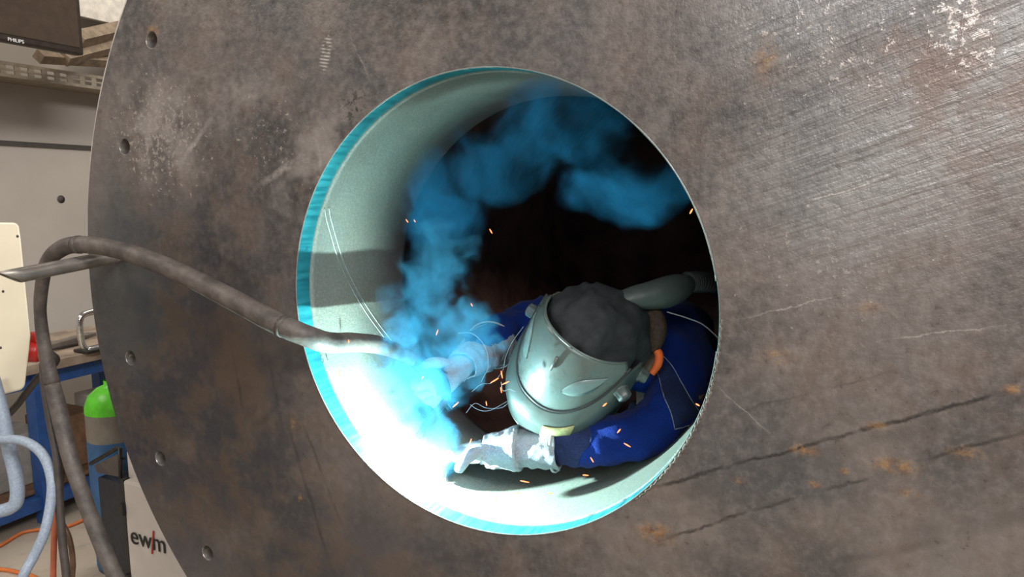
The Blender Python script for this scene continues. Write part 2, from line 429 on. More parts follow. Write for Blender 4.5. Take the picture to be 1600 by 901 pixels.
M['machine'] = simple('pale_grey_enamel', (.62, .58, .54), .45, 0, .05, 8, .05)
M['black_steel'] = simple('black_steel', (.018, .017, .016), .45)
M['grey_dark'] = simple('dark_grey_tray', (.09, .08, .07), .5)
M['bottle_shade'] = simple('navy_black_shade', (.016, .020, .030), .4)
M['letter'] = simple('black_print', (.02, .018, .018), .6, 0, .02)
M['red_print'] = simple('red_print', (.50, .04, .03), .6, 0, .02)

# ------------------------------------------------------------------ structure: floor and wall
bm = bmesh.new(); box_bm(bm, (-1.0, 1.0, -.05), (12, 14, .1)); struct(obj('floor', from_bm(bm), M['floor']))
XW = -4.5
bm = bmesh.new(); box_bm(bm, (XW - .1, 1.0, 2.0), (.2, 14, 4.0)); wall = struct(obj('wall_left', from_bm(bm), M['wall']))
box('joint_strip', (XW + .004, 1.0, 2.03), (.012, 13.9, .034), M['joint'], wall, bevel=0)
for q in ((95, 311), (-150, 305), (-20, 150)):
    p = atX(q[0], q[1], XW)
    me = lathe_mesh([(.001, 0), (.022, 0), (.028, .004), (.001, .006)], 16)
    o = obj('anchor_cap', me, M['joint'], wall); o.location = (XW, p.y, p.z); o.rotation_euler = (0, math.pi/2, 0)

# ------------------------------------------------------------------ the steel plate with its bore and bolt circle
def ring_plate():
    cu = D.curves.new('c', 'CURVE'); cu.dimensions = '2D'; cu.fill_mode = 'BOTH'; cu.extrude = TH / 2 - .0016; cu.bevel_depth = .0016; cu.bevel_resolution = 1
    def circ(x, y, r, n):
        s = cu.splines.new('POLY'); s.points.add(n - 1); s.use_cyclic_u = True
        for i in range(n):
            a = 2 * math.pi * i / n; s.points[i].co = (x + r * math.cos(a), y + r * math.sin(a), 0, 1)
    circ(0, 0, RD - .0016, 220); circ(0, 0, RH + .0016, 200)
    for i in range(24):
        a = math.radians(146.12 + 15 * i); circ(1.0436 * math.cos(a), 1.0436 * math.sin(a), .0205, 28)
    o = D.objects.new('tmp', cu); COL.objects.link(o)
    dg = bpy.context.evaluated_depsgraph_get(); me = D.meshes.new_from_object(o.evaluated_get(dg)); D.objects.remove(o)
    me.transform(Matrix.Rotation(math.pi/2, 4, 'X')); me.transform(Matrix.Translation((0, TH/2, 0)))
    me.materials.clear()
    for k in ('plate', 'cut', 'bolt_bore'): me.materials.append(M[k])
    for p in me.polygons:
        c = p.center; r = math.hypot(c.x, c.z)
        if abs(p.normal.y) < .8:
            if r < RH + .004: p.material_index = 1
            elif abs(r - 1.0436) < .03: p.material_index = 2
        p.use_smooth = abs(p.normal.y) < .3
    return me
plate = obj('flange_plate', ring_plate()); plate.location = (0, 0, HC)
tag(plate, 'huge dark steel plate disc with a round bore and bolt holes round its rim', 'steel plate')
# ridged bead on the right edge of the bore
pts, rr = [], []
for i in range(190):
    a = math.radians(2 - 48 * i / 189); s = math.sin(math.pi * i / 189) ** .35
    R_ = RH + .004 + .001 * math.sin(i * .9)
    pts.append(Vector((R_ * math.cos(a), -.0015, HC + R_ * math.sin(a)))); rr.append((.0026 + .0006 * math.sin(i * 1.6)) * s + .0003)
tube('weld_bead', pts, rr, M['bead'], plate, seg=8, n=1)['label'] = 'ridged bead along the edge of the bore'
pts = [Vector(((RD - .0005) * math.cos(a), .0003, HC + (RD - .0005) * math.sin(a))) for a in np.linspace(math.radians(100), math.radians(176), 90)]
tube('rim_highlight', pts, [.0004 + .0013 * math.sin(math.pi * i / 89) ** .5 for i in range(90)], M['rim_glint'], plate, seg=6, n=1)  # thin bright tube standing in for the highlight along the upper left rim
# raised lip round the bore
pts = [Vector((RH * math.cos(a), -.0008, HC + RH * math.sin(a))) for a in np.linspace(math.radians(10), math.radians(355), 200)]
tube('edge_burr', pts, [.0014 + .0006 * mnoise.noise(p * 30) for p in pts], M['seam'], plate, seg=6, n=1)

# ------------------------------------------------------------------ pipe stub behind the bore, vessel behind the plate
PL = .42
prof = [(RP, TH), (RP, PL), (RP + .006, PL + .004), (RP + .014, PL), (RP + .014, TH + .001)]
pp = []
for i in range(28): pp.append((RP, TH + (PL - TH) * i / 27))
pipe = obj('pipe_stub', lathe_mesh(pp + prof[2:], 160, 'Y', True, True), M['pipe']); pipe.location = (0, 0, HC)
tag(pipe, 'pale blasted steel pipe stub set into the bore of the plate', 'pipe')
# spiral seam on the pipe wall
for dd in (0.0, .016):
    cyp = [(507, 325), (512, 350), (533, 416), (568, 482), (611, 540), (657, 591), (700, 640)]
    pts = []
    for q in cyp:
        p = atCyl(q[0] + dd * 420, q[1] - dd * 60, RP - .0005); pts.append(p)
    tube('spiral_seam', pts, .0016, M['seam'], pipe, seg=8, n=12)
VL = 3.0
vs = [(.95, TH + .001), (.95, VL), (.6, VL + .22), (.001, VL + .30), (.001, VL + .32), (.61, VL + .24), (.97, VL + .01), (.97, TH + .001)]
ves = obj('vessel_shell', lathe_mesh(vs, 96, 'Y', True, True), M['rusty']); ves.location = (0, 0, HC)
tag(ves, 'dark rusty inside of the vessel seen behind the welder', 'vessel')
for y in (.6, 2.4):
    poly = [Vector((-.8, y, 0)), Vector((.8, y, 0))] + [Vector((.975 * math.cos(a), y, HC + .975 * math.sin(a))) for a in np.linspace(math.radians(-32), math.radians(-148), 18)]
    obj('saddle', prism_mesh(poly, Vector((0, .12, 0))), M['rusty'], ves)

# ------------------------------------------------------------------ the arc, torch and torch cable
ARC = atY(640, 703, .065)
AXN = Vector((.15, .82, .55)).normalized()
arc_wall = Vector((ARC.x, 0, ARC.z - HC)); k = (RP - .006) / arc_wall.length
POOL = Vector((ARC.x * k, ARC.y - .01, HC + (ARC.z - HC) * k))
ARC = POOL + (ARC - POOL) * .42
arc = empty('welding_arc', ARC); tag(arc, 'dazzling white welding arc at the lower left of the bore', 'welding arc')
bm = bmesh.new(); bmesh.ops.create_icosphere(bm, subdivisions=2, radius=.006)
bmesh.ops.scale(bm, vec=(1, 1, 1.25), verts=bm.verts)
me = from_bm(bm, True); o = obj('arc_core', me, glow('arc_glow', (.80, .97, 1.0), 400)); o.location = POOL.lerp(ARC, .25); o.parent = arc; o.matrix_parent_inverse = Matrix.Translation(-ARC)
L = D.lights.new('arc_light', 'POINT'); L.energy = 105; L.color = (.66, 1.0, .98); L.shadow_soft_size = .004
lo = D.objects.new('arc_light', L); COL.objects.link(lo); lo.location = (0, 0, 0); lo.parent = arc

torch = empty('welding_torch', ARC + AXN * .015); tag(torch, 'welding torch with copper nozzle pointing into the bright arc', 'torch')
A = ARC
def axial(p0, axis, prof, seg=24):
    me = lathe_mesh(prof, seg, 'Z'); q = axis.to_track_quat('Z', 'Y').to_matrix().to_4x4(); q.translation = p0; me.transform(q); return me
obj('nozzle', axial(A, AXN, [(.007, .012), (.0125, .0105), (.0135, .013), (.0138, .05), (.0125, .075), (.001, .076)]), M['copper'], torch)
n0 = A + AXN * .074; HANDLE = [Vector((-.19, .185, 1.222)), Vector((-.215, .215, 1.248)), Vector((-.262, .240, 1.268))]
tube('swan_neck', [n0, n0 + AXN * .018 + Vector((-.004, 0, .006)), HANDLE[0] + Vector((.006, -.006, -.006)), HANDLE[0]], .0085, M['black_steel'], torch)
tube('handle', HANDLE + [Vector((-.31, .258, 1.283))], [.017, .019, .018, .017], M['torch'], torch)
# cable: from the torch out through the bore, over the steel tube, down to the floor
cb = [Vector((-.305, .257, 1.282)), Vector((-.345, .235, 1.305)), Vector((-.362, .165, 1.338)), Vector((-.372, .075, 1.360)), atY(512, 535, .0), atY(478, 524, -.050), atY(430, 503, -.075),
      atY(360, 466, -.080), atY(290, 430, -.085), atY(220, 401, -.095), atY(165, 386, -.10), atY(120, 382, -.112), atY(93, 390, -.118), atY(73, 412, -.105), atY(65, 450, -.09),
      atY(63, 490, -.085), atY(70, 545, -.085), atY(82, 600, -.085)]
cable = empty('torch_cable', atY(82, 600, -.085)); tag(cable, 'thick scuffed torch cable hung over a steel tube and led into the bore', 'cable')
def wob(i, n): return 1 + .035 * mnoise.noise(Vector((i * .23, 0, 1.7)))
tube('cable_sleeve', cb, [.017, .019, .0215, .023, .0235, .0235, .0235, .023, .0225, .022, .021, .0205, .0195, .017, .0155, .0145, .016, .018], M['leather'], cable, seg=16, n=8, mod=wob)
c2 = [atY(82, 600, -.085), atY(94, 650, -.09), atY(110, 715, -.10), atY(130, 775, -.11), atY(153, 835, -.12), atY(181, 901, -.13), atY(235, 1010, -.15), atY(300, 1130, -.15), atY(390, 1240, -.05), atY(520, 1290, .25)]
tube('lower_sleeve', c2, [.0185, .0205, .0195, .019, .019, .019, .019, .019, .019, .019], M['leather'], cable, seg=16, n=8, mod=wob)
for i, (a_, b_) in enumerate((((120, 382, -.112), .0218), ((440, 508, -.072), .0242))):
    p = atY(*a_); q = atY(a_[0] + 6, a_[1] + (0 if i == 0 else 3), a_[2])
    tube('tape_band', [p, q], b_, M['cable'], cable, seg=16, n=1)
# steel tube stuck in a bolt hole
an = math.radians(146.12 + 30)
B0 = Vector((1.0436 * math.cos(an), .10, HC + 1.0436 * math.sin(an) - .004)); B1 = atY(14, 433, -.262)
B0 = Vector((B0.x, .06, B0.z + .004)); dirv = (B1 - B0).normalized()
tm = tube_mesh([B0, B0.lerp(B1, .5), B1], .0172, seg=24, n=6, caps=False)
for v in tm.vertices:   # slanted cut at the free end
    d_ = (v.co - B1).dot(dirv)
    if d_ > -.02: v.co += dirv * (-(v.co.z - B1.z) * -1.3)
st = obj('steel_tube', tm, M['galv']); add_mod(st, 'SOLIDIFY', thickness=.0025, offset=-1)
tag(st, 'short steel tube with slanted end stuck in a bolt hole', 'tube')

# thin lines hanging beside the cable
th = [('hanging_hose', 'thin black hose hanging behind the torch cable', [(68, 566), (70, 605), (80, 665), (90, 720), (93, 790), (98, 850), (104, 901), (112, 1000), (130, 1180)], .0105, 1.86, 'cable'),
      ('hanging_hose', 'thin brown hose crossing the black hose below the tube', [(76, 566), (81, 622), (98, 690), (97, 740), (92, 800), (108, 840), (114, 880), (112, 930), (110, 1180)], .0072, 1.90, 'brown_cable'),
      ('hanging_hose', 'orange red cable running down beside the black hoses', [(72, 566), (79, 615), (85, 670), (88, 720), (88, 790), (84, 860), (80, 1100)], .0078, 1.97, 'red_cable')]
for nm, lb, q, r_, dd, mt in th:
    tag(tube(nm, [atD(x, y, dd) for x, y in q], r_, M[mt], seg=10), lb, 'hose')

# ------------------------------------------------------------------ the welder
t_, r_, d_ = -FWD, RIGHT, DOWN
E1 = (r_ * .87 - d_ * .50).normalized(); E2 = (r_ * .50 + d_ * .87).normalized()
AL, BE = math.radians(34), math.radians(30)
u0 = t_ * math.cos(AL) + E1 * math.sin(AL); f0 = t_ * math.sin(AL) - E1 * math.cos(AL)
lx = E2 * math.cos(BE) + u0 * math.sin(BE); ux = u0 * math.cos(BE) - E2 * math.sin(BE)
HEAD = atY(914, 545, .27)
HM = (Matrix((lx, f0, ux)).transposed() * 1.05).to_4x4(); HM.translation = HEAD
H = lambda x, y, z: HM @ Vector((x, y, z))

def skin_mesh(name, nodes, edges, mat, parent, root, levels=2, disp=None):
    """nodes: name -> (point, radius or (rx, ry)); a Skin modifier grows one continuous surface over the edges"""
    ks = list(nodes); me = D.meshes.new('m')
    me.from_pydata([tuple(nodes[q][0]) for q in ks], [(ks.index(a), ks.index(b)) for a, b in edges], [])
    o = obj(name, me, mat, parent)
    sk = add_mod(o, 'SKIN'); sk.use_smooth_shade = True; sk.branch_smoothing = .6
    for i, q in enumerate(ks):
        r = nodes[q][1]; r = r if hasattr(r, '__len__') else (r, r)
        me.skin_vertices[0].data[i].radius = r; me.skin_vertices[0].data[i].use_root = (q == root)
    add_mod(o, 'SUBSURF', levels=levels, render_levels=levels)
    if disp:
        for tx, sgt in disp: add_mod(o, 'DISPLACE', texture=tx, strength=sgt, mid_level=.5, texture_coords='GLOBAL')
    return o

LSH, LEL, LCU, LWR, LHA = atY(1085, 600, .45), atY(985, 692, .27), atY(870, 696, .225), atY(780, 702, .195), atY(712, 710, .165)
RSH, REL, RWR, RHA = atY(838, 512, .62), atY(778, 530, .46), atY(735, 560, .30), atY(704, 598, .235)
CH = Vector((.18, .62, 1.34)); NECK = H(0, -.10, -.10).lerp(CH, .45); PEL = Vector((.20, 1.02, 1.16))
bn = {'pel': (PEL, .13), 'wst': (PEL.lerp(CH, .5) + Vector((0, 0, .05)), .12), 'ch': (CH, .13), 'nk': (NECK, .062), 'hb': (H(0, -.045, -.06), .075), 'hd': (H(0, 0, .02), .085), 'ht': (H(0, -.01, .075), .06),
      'ls': (LSH, .055), 'le': (LEL, .038), 'lw': (LWR, .022), 'lh': (LHA, .016), 'rs': (RSH, .055), 're': (REL, .038), 'rw': (RWR, .022), 'rh': (RHA, .016),
      'lk': (Vector((.36, .95, .64)), .07), 'la': (Vector((.34, 1.36, .60)), .045), 'lf': (Vector((.34, 1.46, .58)), .035), 'rk': (Vector((.06, .95, .60)), .07), 'ra': (Vector((.06, 1.36, .58)), .045), 'rf': (Vector((.06, 1.46, .57)), .035)}
be = [('pel', 'wst'), ('wst', 'ch'), ('ch', 'nk'), ('nk', 'hb'), ('hb', 'hd'), ('hd', 'ht'), ('ch', 'ls'), ('ls', 'le'), ('le', 'lw'), ('lw', 'lh'), ('ch', 'rs'), ('rs', 're'), ('re', 'rw'), ('rw', 'rh'), ('pel', 'lk'), ('lk', 'la'), ('la', 'lf'), ('pel', 'rk'), ('rk', 'ra'), ('ra', 'rf')]
person = skin_mesh('person', bn, be, M['skin'], None, 'pel')
tag(person, 'person in blue work jacket leaning through the pipe to weld, head bowed', 'person')
cl1, cl2 = clouds('folds', .055, 2), clouds('fine_folds', .022, 1)
jn = {'hem': (PEL + Vector((0, -.05, .03)), .165), 'wst': (PEL.lerp(CH, .5) + Vector((0, 0, .05)), .165), 'ch': (CH, .165), 'nk': (NECK.lerp(CH, .35), .10), 'nk2': (NECK + Vector((.02, .0, -.01)), .080),
      'ls': (LSH, .085), 'la': (LSH.lerp(LEL, .55) + Vector((.01, .0, -.005)), .070), 'le': (LEL + Vector((0, .0, .004)), .062), 'lc': (LCU + Vector((-.03, 0, 0)), .050),
      'rs': (RSH, .095), 're': (REL, .066), 'rc': (RWR, .050)}
je = [('hem', 'wst'), ('wst', 'ch'), ('ch', 'nk'), ('nk', 'nk2'), ('ch', 'ls'), ('ls', 'la'), ('la', 'le'), ('le', 'lc'), ('ch', 'rs'), ('rs', 're'), ('re', 'rc')]
jacket = skin_mesh('jacket', jn, je, M['blue'], person, 'hem', 3, [(cl1, .034), (cl2, .010)])
tn = {'pel': (PEL, .15), 'lk': (Vector((.36, .95, .64)), .085), 'la': (Vector((.34, 1.34, .60)), .06), 'rk': (Vector((.06, .95, .61)), .085), 'ra': (Vector((.06, 1.34, .59)), .06)}
skin_mesh('trousers', tn, [('pel', 'lk'), ('lk', 'la'), ('pel', 'rk'), ('rk', 'ra')], M['navy'], person, 'pel')
tube('collar', [atY(1020, 542, .325), atY(1029, 552, .325), atY(1028, 568, .32), atY(1018, 584, .312)], [.009, .012, .012, .009], M['orange'], person, flat=.8)
tube('nape_hair', [atY(1006, 480, .325), atY(1020, 490, .325), atY(1026, 512, .325), atY(1021, 535, .325), atY(1008, 548, .325)], [.014, .021, .023, .020, .013], M['hair'], person, seg=16)

def glove(base, tip, side_dir, curl, name, th_side, grip=None):
    """five-fingered gauntlet glove: palm from base to tip, fingers curling along `curl`"""
    ax = (tip - base).normalized(); sd = (side_dir - ax * side_dir.dot(ax)).normalized(); cu = curl - ax * curl.dot(ax); cu = (cu - sd * cu.dot(sd)).normalized()
    nd = {'w0': (base - ax * .035, (.036, .034)), 'w': (base, (.036, .030)), 'p1': (base + ax * .04, (.046, .030)), 'p2': (base + ax * .085, (.048, .028))}
    ed = [('w0', 'w'), ('w', 'p1'), ('p1', 'p2')]
    kn = base + ax * .10
    for i, (off, ln) in enumerate(((-.036, .068), (-.012, .078), (.012, .074), (.035, .058))):
        a = kn + sd * off; b = a + (ax * .75 + cu * .65).normalized() * ln * .42; c = b + (ax * .15 + cu).normalized() * ln * .36; e = c + (cu * .75 - ax * .65).normalized() * ln * .3
        for q, p, r in (('a', a, .0145), ('b', b, .0135), ('c', c, .0125), ('e', e, .0105)): nd[f'{q}{i}'] = (p, r)
        ed += [('p2', f'a{i}'), (f'a{i}', f'b{i}'), (f'b{i}', f'c{i}'), (f'c{i}', f'e{i}')]
    t0 = base + ax * .035 + sd * th_side * .040; t1 = t0 + (ax * .6 + sd * th_side * .6 + cu * .4).normalized() * .034; t2 = t1 + (ax * .6 + cu * .8 - sd * th_side * .2).normalized() * .034
    for q, p, r in (('t0', t0, .018), ('t1', t1, .0155), ('t2', t2, .0125)): nd[q] = (p, r)
    ed += [('p1', 't0'), ('t0', 't1'), ('t1', 't2')]
    g = skin_mesh(name, nd, ed, M['denim'], person, 'w', 2, [(cl2, .004)])
    return g
gl = glove(LWR + (LHA - LWR).normalized() * .012, LHA, Vector((.1, -1, .35)), Vector((-.5, .1, -.8)), 'glove', 1)
gl['label'] = 'pale gauntlet glove lit white beside the arc'
gr = glove(RWR.lerp(RHA, .25), RHA + Vector((-.03, 0, -.02)), Vector((.55, .65, .3)), Vector((-.7, -.2, .55)), 'glove', -1)
gr['label'] = 'grey gauntlet glove gripping the torch in the smoke'
def cuff(axis_pts, radii, parent, flat=.82, wave=.0):
    me = tube_mesh(axis_pts, radii, seg=40, n=10, caps=False, flat=flat)
    o = obj('gauntlet_cuff', me, M['denim'], parent); add_mod(o, 'SUBSURF', levels=1, render_levels=1)
    add_mod(o, 'DISPLACE', texture=cl1, strength=.014, mid_level=.5, texture_coords='GLOBAL'); add_mod(o, 'DISPLACE', texture=cl2, strength=.009, mid_level=.5, texture_coords='GLOBAL'); add_mod(o, 'SOLIDIFY', thickness=.003)
    return o
ca = (LCU - LWR).normalized()
cuff([LWR - ca * .03, LWR + ca * .012, LWR + ca * .045, LWR + ca * .05, LWR.lerp(LCU, .62), LCU + ca * .004], [.043, .052, .060, .050, .055, .061], gl)
tube('cuff_hem', [LCU + ca * .002 + Vector((0, .053 * math.cos(a), .061 * math.sin(a) * .97)) for a in np.linspace(0, 2 * math.pi, 25)], .0028, M['thread'], gl, n=1, seg=6)
ca = (REL - RWR).normalized()
rc0 = RWR.lerp(RHA, .15)
cuff([rc0 - ca * .03, rc0 + ca * .02, rc0 + ca * .05, rc0 + ca * .10, rc0 + ca * .14], [.042, .052, .058, .066, .074], gr)
sdv = ca.cross(Vector((0, 0, 1))).normalized(); upv = sdv.cross(ca)
hc_ = rc0 + ca * .139
tube('cuff_hem', [hc_ + sdv * (.072 * math.cos(a)) + upv * (.064 * math.sin(a)) for a in np.linspace(0, 2 * math.pi, 31)], .0026, M['thread'], gr, n=1, seg=6)

# ---- helmet
helmet = empty('welding_helmet', HEAD); tag(helmet, 'grey green welding helmet with cloth hood, half lit by the arc', 'helmet')
HA, HB = .112, .140
def hz(th, rho, z, a=HA, b=HB):
    s, c = math.sin(th), math.cos(th)
    x = a * math.copysign(abs(s) ** .92, s); y = b * (abs(c) ** .88 if c > 0 else -abs(c) * .8)
    return H(x * rho, y * rho, z)
rad = math.radians
def gapz(th): return -.052 + .110 * min(1.2, abs(th) / rad(78)) ** 2.4
def topz(th): return .108 - .020 * (abs(th) / rad(80)) ** 2
def S_cover(th, t):
    """t 0 at the gap, 1 at the upper edge"""
    z = gapz(th) + (topz(th) - gapz(th)) * t
    rho = 1.05 - .03 * t - .27 * max(0, t) ** 2.2 * (1 - .75 * (abs(th) / rad(80)) ** 2)
    return hz(th, rho, z)
def shell_top(th):
    a = abs(th)
    if a < rad(78): return gapz(th) - .004
    return .063 - .055 * max(0, (a - rad(100)) / rad(24)) ** 1.2
def shell_bot(th): return -.165 + .095 * (min(1, abs(th) / rad(124))) ** 2
def S_shell(th, t):
    """t 0 at the upper edge, 1 at the chin edge"""
    z = shell_top(th) + (shell_bot(th) - shell_top(th)) * t
    fr = max(0, math.cos(th)) ** .7
    bul = math.sin(min(1, t * 2.6) * math.pi / 2)
    rho = 1.055 + (.05 + .09 * fr) * bul - (.10 + .16 * fr) * max(0, t - .35) ** 1.5
    return hz(th, rho, z)
def patch(fn, th0, th1, nu, nv, flip=False):
    vs = [fn(th0 + (th1 - th0) * i / nu, j / nv) for i in range(nu + 1) for j in range(nv + 1)]
    fs = [(i*(nv+1)+j, (i+1)*(nv+1)+j, (i+1)*(nv+1)+j+1, i*(nv+1)+j+1) for i in range(nu) for j in range(nv)]
    if flip: fs = [f[::-1] for f in fs]
    return mesh(vs, fs)
o = obj('front_shell', patch(S_shell, rad(-122), rad(122), 72, 20, True), M['shell'], helmet); add_mod(o, 'SOLIDIFY', thickness=.004, offset=0)
o = obj('visor_cover', patch(S_cover, rad(-82), rad(82), 56, 18), M['cover'], helmet); add_mod(o, 'SOLIDIFY', thickness=.004, offset=0)
VC = o
tube('gap_seal', [hz(th, 1.062, gapz(th) - .001) for th in np.linspace(rad(-84), rad(84), 60)], .0042, M['dark_rubber'], helmet, n=1, seg=8)
tube('rim', [S_cover(th, 1.0) for th in np.linspace(rad(-82), rad(82), 50)], .0032, M['shell'], helmet, n=1, seg=8)
tube('rim', [S_shell(th, 1.0) for th in np.linspace(rad(-122), rad(122), 60)], .0036, M['shell'], helmet, n=1, seg=8)
def outward(p): return (p - HEAD - (ux * (p - HEAD).dot(ux))).normalized()
def lens_patch(name, fn, uc, tc_, du, dt, ang, mat, lift, pointed=True):
    vs, fs, nu, nv = [], [], 16, 4
    for i in range(nu + 1):
        s = -1 + 2 * i / nu; wd = (1 - s * s) if pointed else 1
        for j in range(nv + 1):
            q = (-1 + 2 * j / nv) * wd
            a = s * math.cos(ang) - q * math.sin(ang) * (dt / du) ; b = s * math.sin(ang) * (du / dt) * .5 + q * math.cos(ang)
            p = fn(uc + a * du, tc_ + b * dt); vs.append(p + outward(p) * lift + ux * lift * .5)
    fs = [(i*(nv+1)+j, (i+1)*(nv+1)+j, (i+1)*(nv+1)+j+1, i*(nv+1)+j+1) for i in range(nu) for j in range(nv)]
    o = obj(name, mesh(vs, fs), mat, helmet); add_mod(o, 'SOLIDIFY', thickness=.002, offset=0)
    return o
for s in (1, -1):
    lens_patch('side_window', S_cover, rad(44) * s, .50, rad(24), .16, .55 * s, M['lens'], .003)
lens_patch('sticker', S_shell, rad(34), .50, rad(13), .20, 0, M['sticker'], .0035, False)
def knob(th, z, rho, r, h_):
    p = hz(th, rho, z); ax = outward(p); prof = [(.001, -.004), (r * 1.15, -.004), (r * 1.15, .002), (r, .004), (r * .95, h_), (r * .7, h_ + .003), (.001, h_ + .003)]
    me = axial(p, ax, prof, 24)
    for i, v in enumerate(me.vertices):
        if (i % 7) in (3, 4) and (i // 7) % 4 < 2:
            c_ = v.co - p; c_r = c_ - ax * c_.dot(ax); v.co -= c_r * .22
    return obj('adjusting_knob', me, M['knob'], helmet)
for s in (1, -1):
    knob(rad(80) * s, .020, 1.13, .0165, .018); knob(rad(108) * s, .012, 1.12, .0165, .016)
p = S_cover(rad(6), .80); q = S_cover(rad(6), .62)
tube('lever', [p + outward(p) * .006 + ux * .006, q + outward(q) * .007 + ux * .004], .0035, M['knob'], helmet, seg=8, n=2)
# hood cloth over the crown, with folds
bm = bmesh.new(); bmesh.ops.create_uvsphere(bm, u_segments=72, v_segments=48, radius=1)
for v in bm.verts:
    x, y, z = v.co
    k = 1 + .12 * mnoise.noise(Vector((x * 2.2, y * 2.2, z * 2.2 + 3))) + .15 * (1 - abs(mnoise.noise(Vector((x * 2.6 + 9, y * 1.3, z * 2.6)))) ** 3) * (.6 + .4 * max(0, -y)) + .035 * mnoise.noise(Vector((x * 7, y * 4, z * 7)))
    sag = 1 + .10 * max(0, -z)
    v.co = H(x * .106 * k * sag, -.014 + y * (.116 if y > 0 else .108) * k, .026 + z * .110 * k)
hd_ = obj('hood', from_bm(bm, True), M['hood'], helmet); add_mod(hd_, 'DISPLACE', texture=clouds('hood_folds', .04, 1), strength=.022, mid_level=.5, texture_coords='GLOBAL')
ch_ = [H(.02 + .02 * math.sin(s * 3), .085 - s * .20, .022 + .118 * math.sqrt(max(0, 1 - ((.107 - s * .20) / .135) ** 2))) for s in np.linspace(.05, .85, 12)]
# air duct and ribbed hose leading back
du_ = [atY(952, 478, .255), atY(990, 466, .28), atY(1012, 462, .297), atY(1038, 457, .322), atY(1060, 449, .355), atY(1078, 442, .39)]
tube('air_duct', du_, [.022, .028, .030, .033, .031, .018], M['duct'], helmet, seg=24, flat=[.95, .95, 1, 1.05, 1, 1])
hp = [atY(1074, 441, .385), atY(1092, 440, .42), atY(1118, 442, .48), atY(1150, 448, .56), Vector((.45, .80, 1.42)), Vector((.40, 1.1, 1.30))]
tube('breathing_hose', hp, .023, M['hose'], helmet, seg=20, n=30, mod=lambda i, n: 1.0 + .10 * math.sin(i * 1.15))
bpy.context.view_layer.update()

# details lying on surfaces: found where a line of sight meets the cloth
DG = bpy.context.evaluated_depsgraph_get()
def hit(o, px, py, off=.0015):
    e = o.evaluated_get(DG); mi = o.matrix_world.inverted(); d = mi.to_3x3() @ ray(px, py).normalized()
    ok, loc, nr, _ = e.ray_cast(mi @ CAM, d)
    return (o.matrix_world @ loc + nr * off) if ok else None
def on(o, name, q, r, mat, parent, n=6):
    P = [hit(o, x, y) for x, y in [tuple(v) for v in spline(q, n)]]; P = [p for p in P if p is not None]
    if len(P) > 2: return tube(name, P, r, mat, parent, n=1, seg=6)
on(jacket, 'stitched_seam', [(1034, 553), (1052, 575), (1066, 600), (1082, 628), (1096, 648)], .0009, M['thread'], person)
on(jacket, 'stitched_seam', [(1028, 580), (1036, 615), (1048, 645), (1054, 670)], .0009, M['thread'], person)
on(jacket, 'stitched_seam', [(1054, 670), (1070, 666), (1088, 660)], .0009, M['thread'], person)

def on_panel(o, name, left, right, mat, parent, nu=8, nv=14, off=.0022):
    Lp, Rp = spline(left, 8), spline(right, 8); vs, ok = [], []
    for j in range(nv + 1):
        a, b = Lp[round(j / nv * (len(Lp) - 1))], Rp[round(j / nv * (len(Rp) - 1))]
        for i in range(nu + 1):
            q = a + (b - a) * i / nu; p = hit(o, q[0], q[1], off); ok.append(p is not None); vs.append(p if p is not None else Vector((0, 0, 0)))
    fs = []
    for j in range(nv):
        for i in range(nu):
            f = (j*(nu+1)+i, j*(nu+1)+i+1, (j+1)*(nu+1)+i+1, (j+1)*(nu+1)+i)
            if all(ok[k] for k in f) and max((vs[f[k]] - vs[f[k-1]]).length for k in range(4)) < .03: fs.append(f)
    me = mesh(vs, fs); bm_ = bmesh.new(); bm_.from_mesh(me); bmesh.ops.delete(bm_, geom=[v for v in bm_.verts if not v.link_faces], context='VERTS'); bm_.to_mesh(me); bm_.free()
    return obj(name, me, mat, parent)
on_panel(jacket, 'shoulder_panel', [(1029, 580), (1036, 615), (1048, 645), (1053, 668)], [(1036, 556), (1064, 600), (1081, 628), (1092, 648)], M['navy'], person)['label'] = 'dark navy panel on the shoulder of the jacket'
on_panel(jacket, 'sleeve_cuff', [(862, 664), (864, 690), (862, 715), (866, 742)], [(922, 664), (924, 690), (906, 715), (900, 742)], M['navy'], person, 14, 20)['label'] = 'dark navy cuff of the sleeve'

# loose pale threads and wires in front of the welder
thr = [[(735, 632), (748, 640), (765, 641), (790, 628), (806, 617), (822, 616)], [(737, 612), (752, 600), (768, 598), (785, 580), (790, 558), (800, 535), (818, 510)],
       [(728, 645), (742, 630), (760, 637), (785, 636), (800, 622)], [(783, 596), (786, 610), (796, 608), (806, 612)], [(716, 520), (738, 521), (757, 540), (763, 570), (752, 596)]]
for i, q in enumerate(thr):
    lb = ['loose pale thread curling from the lit cuff to the helmet', 'long loose thread rising in an S past the helmet front', 'second pale thread just under the curling one', 'short crooked thread beside the helmet chin', 'thin pale thread bowed round the gripping glove'][i]
    tag(tube('loose_thread', [atY(x, y, .20 - .04 * (i == 3)) for x, y in q], .0005, M['thread'], seg=5, n=8), lb, 'thread', 'loose threads by the glove')
tag(tube('thin_wire', [atY(1042, 487, .33), atY(1075, 497, .35), atY(1100, 508, .36), atY(1125, 530, .38)], .0014, M['thread'], seg=6), 'thin white wire from the air duct to the plate edge', 'wire')

